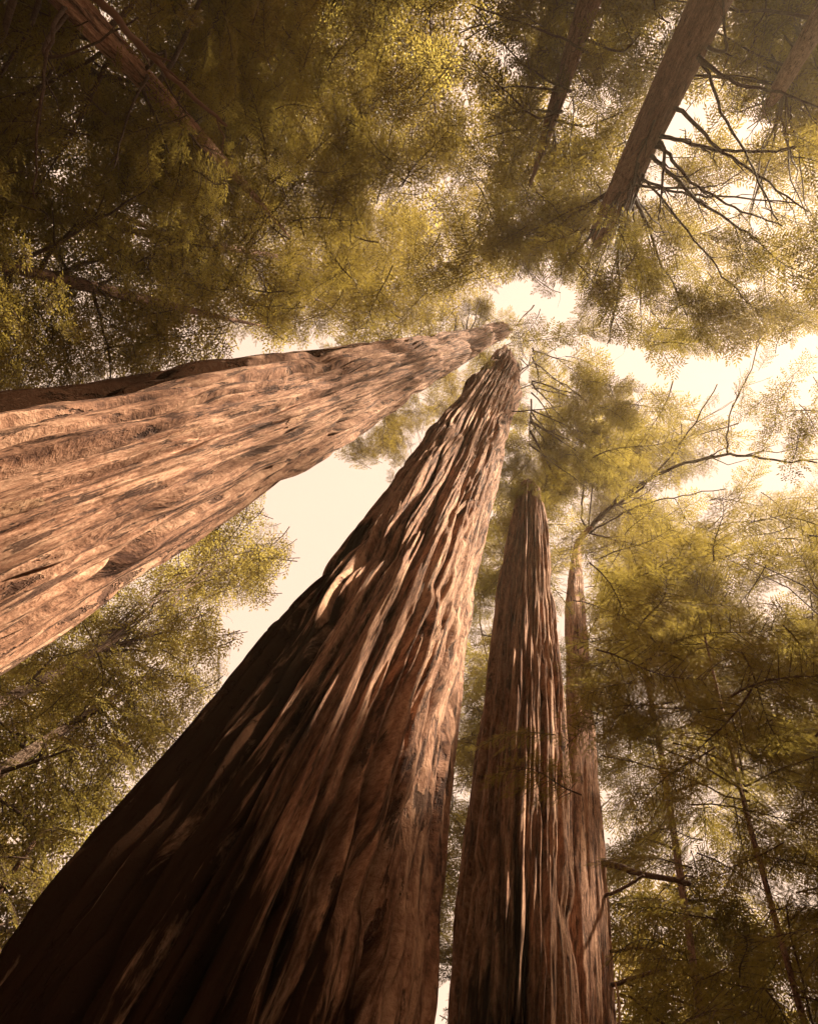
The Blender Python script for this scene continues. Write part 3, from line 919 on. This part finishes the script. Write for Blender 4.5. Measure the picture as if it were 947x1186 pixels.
# right hand mass
tree('redwood_sapling', 'young redwood with near feathery sprays filling the lower right corner', 'young redwood', (980, 1330), 8.5, (860, 900), 13.5, 6, 3, BARK_BROWN, 16, 151,
     [[(680, 860), (760, 790), (860, 770), (960, 820), (1150, 900), (1150, 1400), (690, 1400), (700, 1100)]], 'feather', LEAF['fresh'], 95, 5.2, 1.0, -0.4, 0.1, nl=8, lr=0.016)
tree('redwood_sapling', 'bright fine-leaved young redwood beyond the long bare branches at the right edge', 'young redwood', (1060, 800), 17, (830, 600), 22, 14, 7, BARK_PALE, 19, 157,
     [[(705, 520), (790, 530), (860, 560), (960, 550), (1150, 560), (1150, 860), (900, 860), (740, 800), (690, 640)]], 'feather', LEAF['fresh'], 72, 6.5, 1.6, 3.0, nl=12)
tree('conifer_tree', 'tall green conifer behind the slender tree, tip touching the sky', 'conifer', (800, 1100), 20, (720, 620), 32, 8, 5, BARK_BROWN, 36, 163,
     [[(640, 480), (700, 470), (790, 500), (850, 560), (860, 700), (700, 760), (650, 640)], [(680, 780), (900, 780), (1150, 900), (1150, 1350), (700, 1350)]], 'conifer', LEAF['fresh'], 56, 4.8, 2.0, 2.5, nl=12)
tree('bay_tree', 'wispy twigs of leaves hanging in the pale sky at the right', 'bay tree', (1100, 520), 13, (900, 440), 26, 12, 6, BARK_BROWN, 30, 167,
     [[(860, 390), (970, 385), (990, 560), (960, 540), (860, 520)]], 'broad', LEAF['fresh'], 40, 2.6, 1.4, 1.0, nl=14, leak=0.35)

# ------------------------------------------------------------------ ground and the wood all round
gx = np.linspace(-1, 1, 161)
gx = np.sign(gx) * np.abs(gx) ** 2.2 * 300
X, Y = np.meshgrid(gx, gx)
Z = 0.18 * np.sin(X * .35) * np.cos(Y * .29) + 0.08 * np.sin(X * 1.1 + Y * .7)
Z *= np.clip(np.hypot(X, Y) / 6, 0.1, 1)
i, j = np.meshgrid(np.arange(160), np.arange(160), indexing='ij')
q = np.stack([i * 161 + j, i * 161 + j + 1, (i + 1) * 161 + j + 1, (i + 1) * 161 + j], -1).reshape(-1, 4)
gm, nt, N, L = new_mat('forest_duff')
out = N.new('ShaderNodeOutputMaterial'); bs = N.new('ShaderNodeBsdfPrincipled'); bs.inputs['Roughness'].default_value = 0.95
tc = N.new('ShaderNodeTexCoord')
n1 = noise(N, L, tc.outputs['Object'], 3.0, 8, 0.7)
r = ramp(N, [(0.3, (0.035, 0.02, 0.012)), (0.6, (0.10, 0.055, 0.03)), (0.8, (0.17, 0.10, 0.06))])
L.new(n1.outputs['Fac'], r.inputs[0]); L.new(r.outputs[0], bs.inputs['Base Color']); L.new(bs.outputs[0], out.inputs[0])
bp = N.new('ShaderNodeBump'); bp.inputs['Distance'].default_value = 0.05; L.new(n1.outputs['Fac'], bp.inputs['Height']); L.new(bp.outputs[0], bs.inputs['Normal'])
link('ground', make_mesh('ground', np.stack([X, Y, Z], -1).reshape(-1, 3), q, None, [gm]), None, kind='structure')

pls = []
for k in range(3200):
    az = rng.uniform(0, 2 * math.pi)
    rd = rng.uniform(24, 40)
    top = 19 + 5 * math.sin(az * 5 + 1) + 3 * math.sin(az * 11)
    z = rng.uniform(0.5, max(6, top * rd / 28)) 
    p = np.array([math.cos(az) * rd, math.sin(az) * rd, z])
    a2 = rng.uniform(0, 6.28)
    pls.append((p, np.array([math.cos(a2), math.sin(a2), rng.uniform(-.6, .1)]), rng.normal(0, .5), rng.uniform(3.5, 6.0), rng.normal(0, .1)))
wood = MB()
for (bx, by, top, rad, cnt) in [(12.9, 1.9, 26, 3.8, 900), (13.1, -1.2, 24.5, 3.0, 760), (12.5, 4.9, 20, 3.6, 420), (9.5, -9.5, 9, 3, 160)]:      # trees added out of view at right to shade the lower trunks
    B = np.array([bx, by, 0.0])
    wood.tube([B - [0, 0, .5], B + [0.1, 0, top * .3], B + [0, 0.1, top * .65], B + [0, 0, top]], [0.42, 0.33, 0.2, 0.04], 12)
    for k in range(cnt):
        z = rng.uniform(2.5, top)
        rr0 = rad * (1 - max(0, z - top * .45) / (top * .62)) * math.sqrt(rng.random())
        az = rng.uniform(0, 6.283)
        pls.append((B + [rr0 * math.cos(az), rr0 * math.sin(az), z], np.array([math.cos(az), math.sin(az), rng.uniform(-.5, 0)]), rng.normal(0, .3), rng.uniform(1.2, 2.2), rng.normal(0, .1)))
for k in range(90):
    az = rng.uniform(0, 6.283); rd = rng.uniform(25, 40)
    B = np.array([rd * math.cos(az), rd * math.sin(az), 0])
    wood.tube([B - [0, 0, .5], B + [0, 0, 6], B + [0, 0, 12]], [0.4, 0.3, 0.1], 8)
wq = np.vstack(wood.Q)
fo = assemble('forest', pls, 'conifer', LEAF['needle_dark'], None, twigs=False, extra=(np.vstack(wood.V), np.vstack([wq[:, [0, 1, 2]], wq[:, [0, 2, 3]], np.vstack(wood.T)])))
fo['kind'] = 'stuff'
fo['label'] = 'shaded wood standing all round beyond the nearer trees, with added shade trees at the right'
fo['category'] = 'forest'

hv = [(x, y, z) for z in (-1.6, 56.0) for (x, y) in ((-310, -310), (310, -310), (310, 310), (-310, 310))]
hq = [(3, 2, 1, 0), (4, 5, 6, 7), (0, 1, 5, 4), (1, 2, 6, 5), (2, 3, 7, 6), (3, 0, 4, 7)]
hm, nt, N, L = new_mat('haze')
out = N.new('ShaderNodeOutputMaterial'); pv = N.new('ShaderNodeVolumePrincipled')
pv.inputs['Color'].default_value = (1.0, 0.84, 0.58, 1); pv.inputs['Density'].default_value = 0.0006
pv.inputs['Anisotropy'].default_value = 0.5
L.new(pv.outputs[0], out.inputs['Volume'])
link('haze', make_mesh('haze', np.array(hv, float), hq, None, [hm], smooth=False), None, kind='stuff')

# ------------------------------------------------------------------ light
ld = bpy.data.lights.new('sun', 'SUN'); ld.energy = 3.7; ld.angle = math.radians(1.5); ld.color = (1.0, 0.86, 0.66)
so = bpy.data.objects.new('sun', ld); COL.objects.link(so)
so.rotation_euler = Vector(sd).to_track_quat('Z', 'Y').to_euler()
so.location = (20, 0, 60)
w = bpy.data.worlds.new('World'); scene.world = w; w.use_nodes = True
nt = w.node_tree; N, L = nt.nodes, nt.links
N.clear()
wo = N.new('ShaderNodeOutputWorld'); bg = N.new('ShaderNodeBackground'); sky = N.new('ShaderNodeTexSky')
sky.sky_type = 'NISHITA'; sky.sun_disc = False
sky.sun_elevation = SUN_EL; sky.sun_rotation = math.pi / 2 - SUN_AZ
sky.dust_density = 4.0; sky.air_density = 1.0; sky.ozone_density = 1.0
hs = N.new('ShaderNodeHueSaturation'); hs.inputs['Saturation'].default_value = 0.12
tn = N.new('ShaderNodeMix'); tn.data_type = 'RGBA'; tn.blend_type = 'MULTIPLY'; tn.inputs[0].default_value = 1
tn.inputs[7].default_value = (1.12, 0.79, 0.59, 1)
gmm = N.new('ShaderNodeGamma'); gmm.inputs[1].default_value = 0.22
L.new(sky.outputs[0], hs.inputs['Color']); L.new(hs.outputs[0], gmm.inputs[0]); L.new(gmm.outputs[0], tn.inputs[6]); L.new(tn.outputs[2], bg.inputs[0])
bg.inputs[1].default_value = 0.15
L.new(bg.outputs[0], wo.inputs[0])

vs = scene.view_settings
vs.view_transform = 'Standard'; vs.look = 'None'; vs.gamma = 1.0; vs.use_curve_mapping = False
vs.exposure = 2.65
scene.cycles.use_denoising = True
scene.cycles.max_bounces = 6
scene.cycles.diffuse_bounces = 4
scene.cycles.transmission_bounces = 4
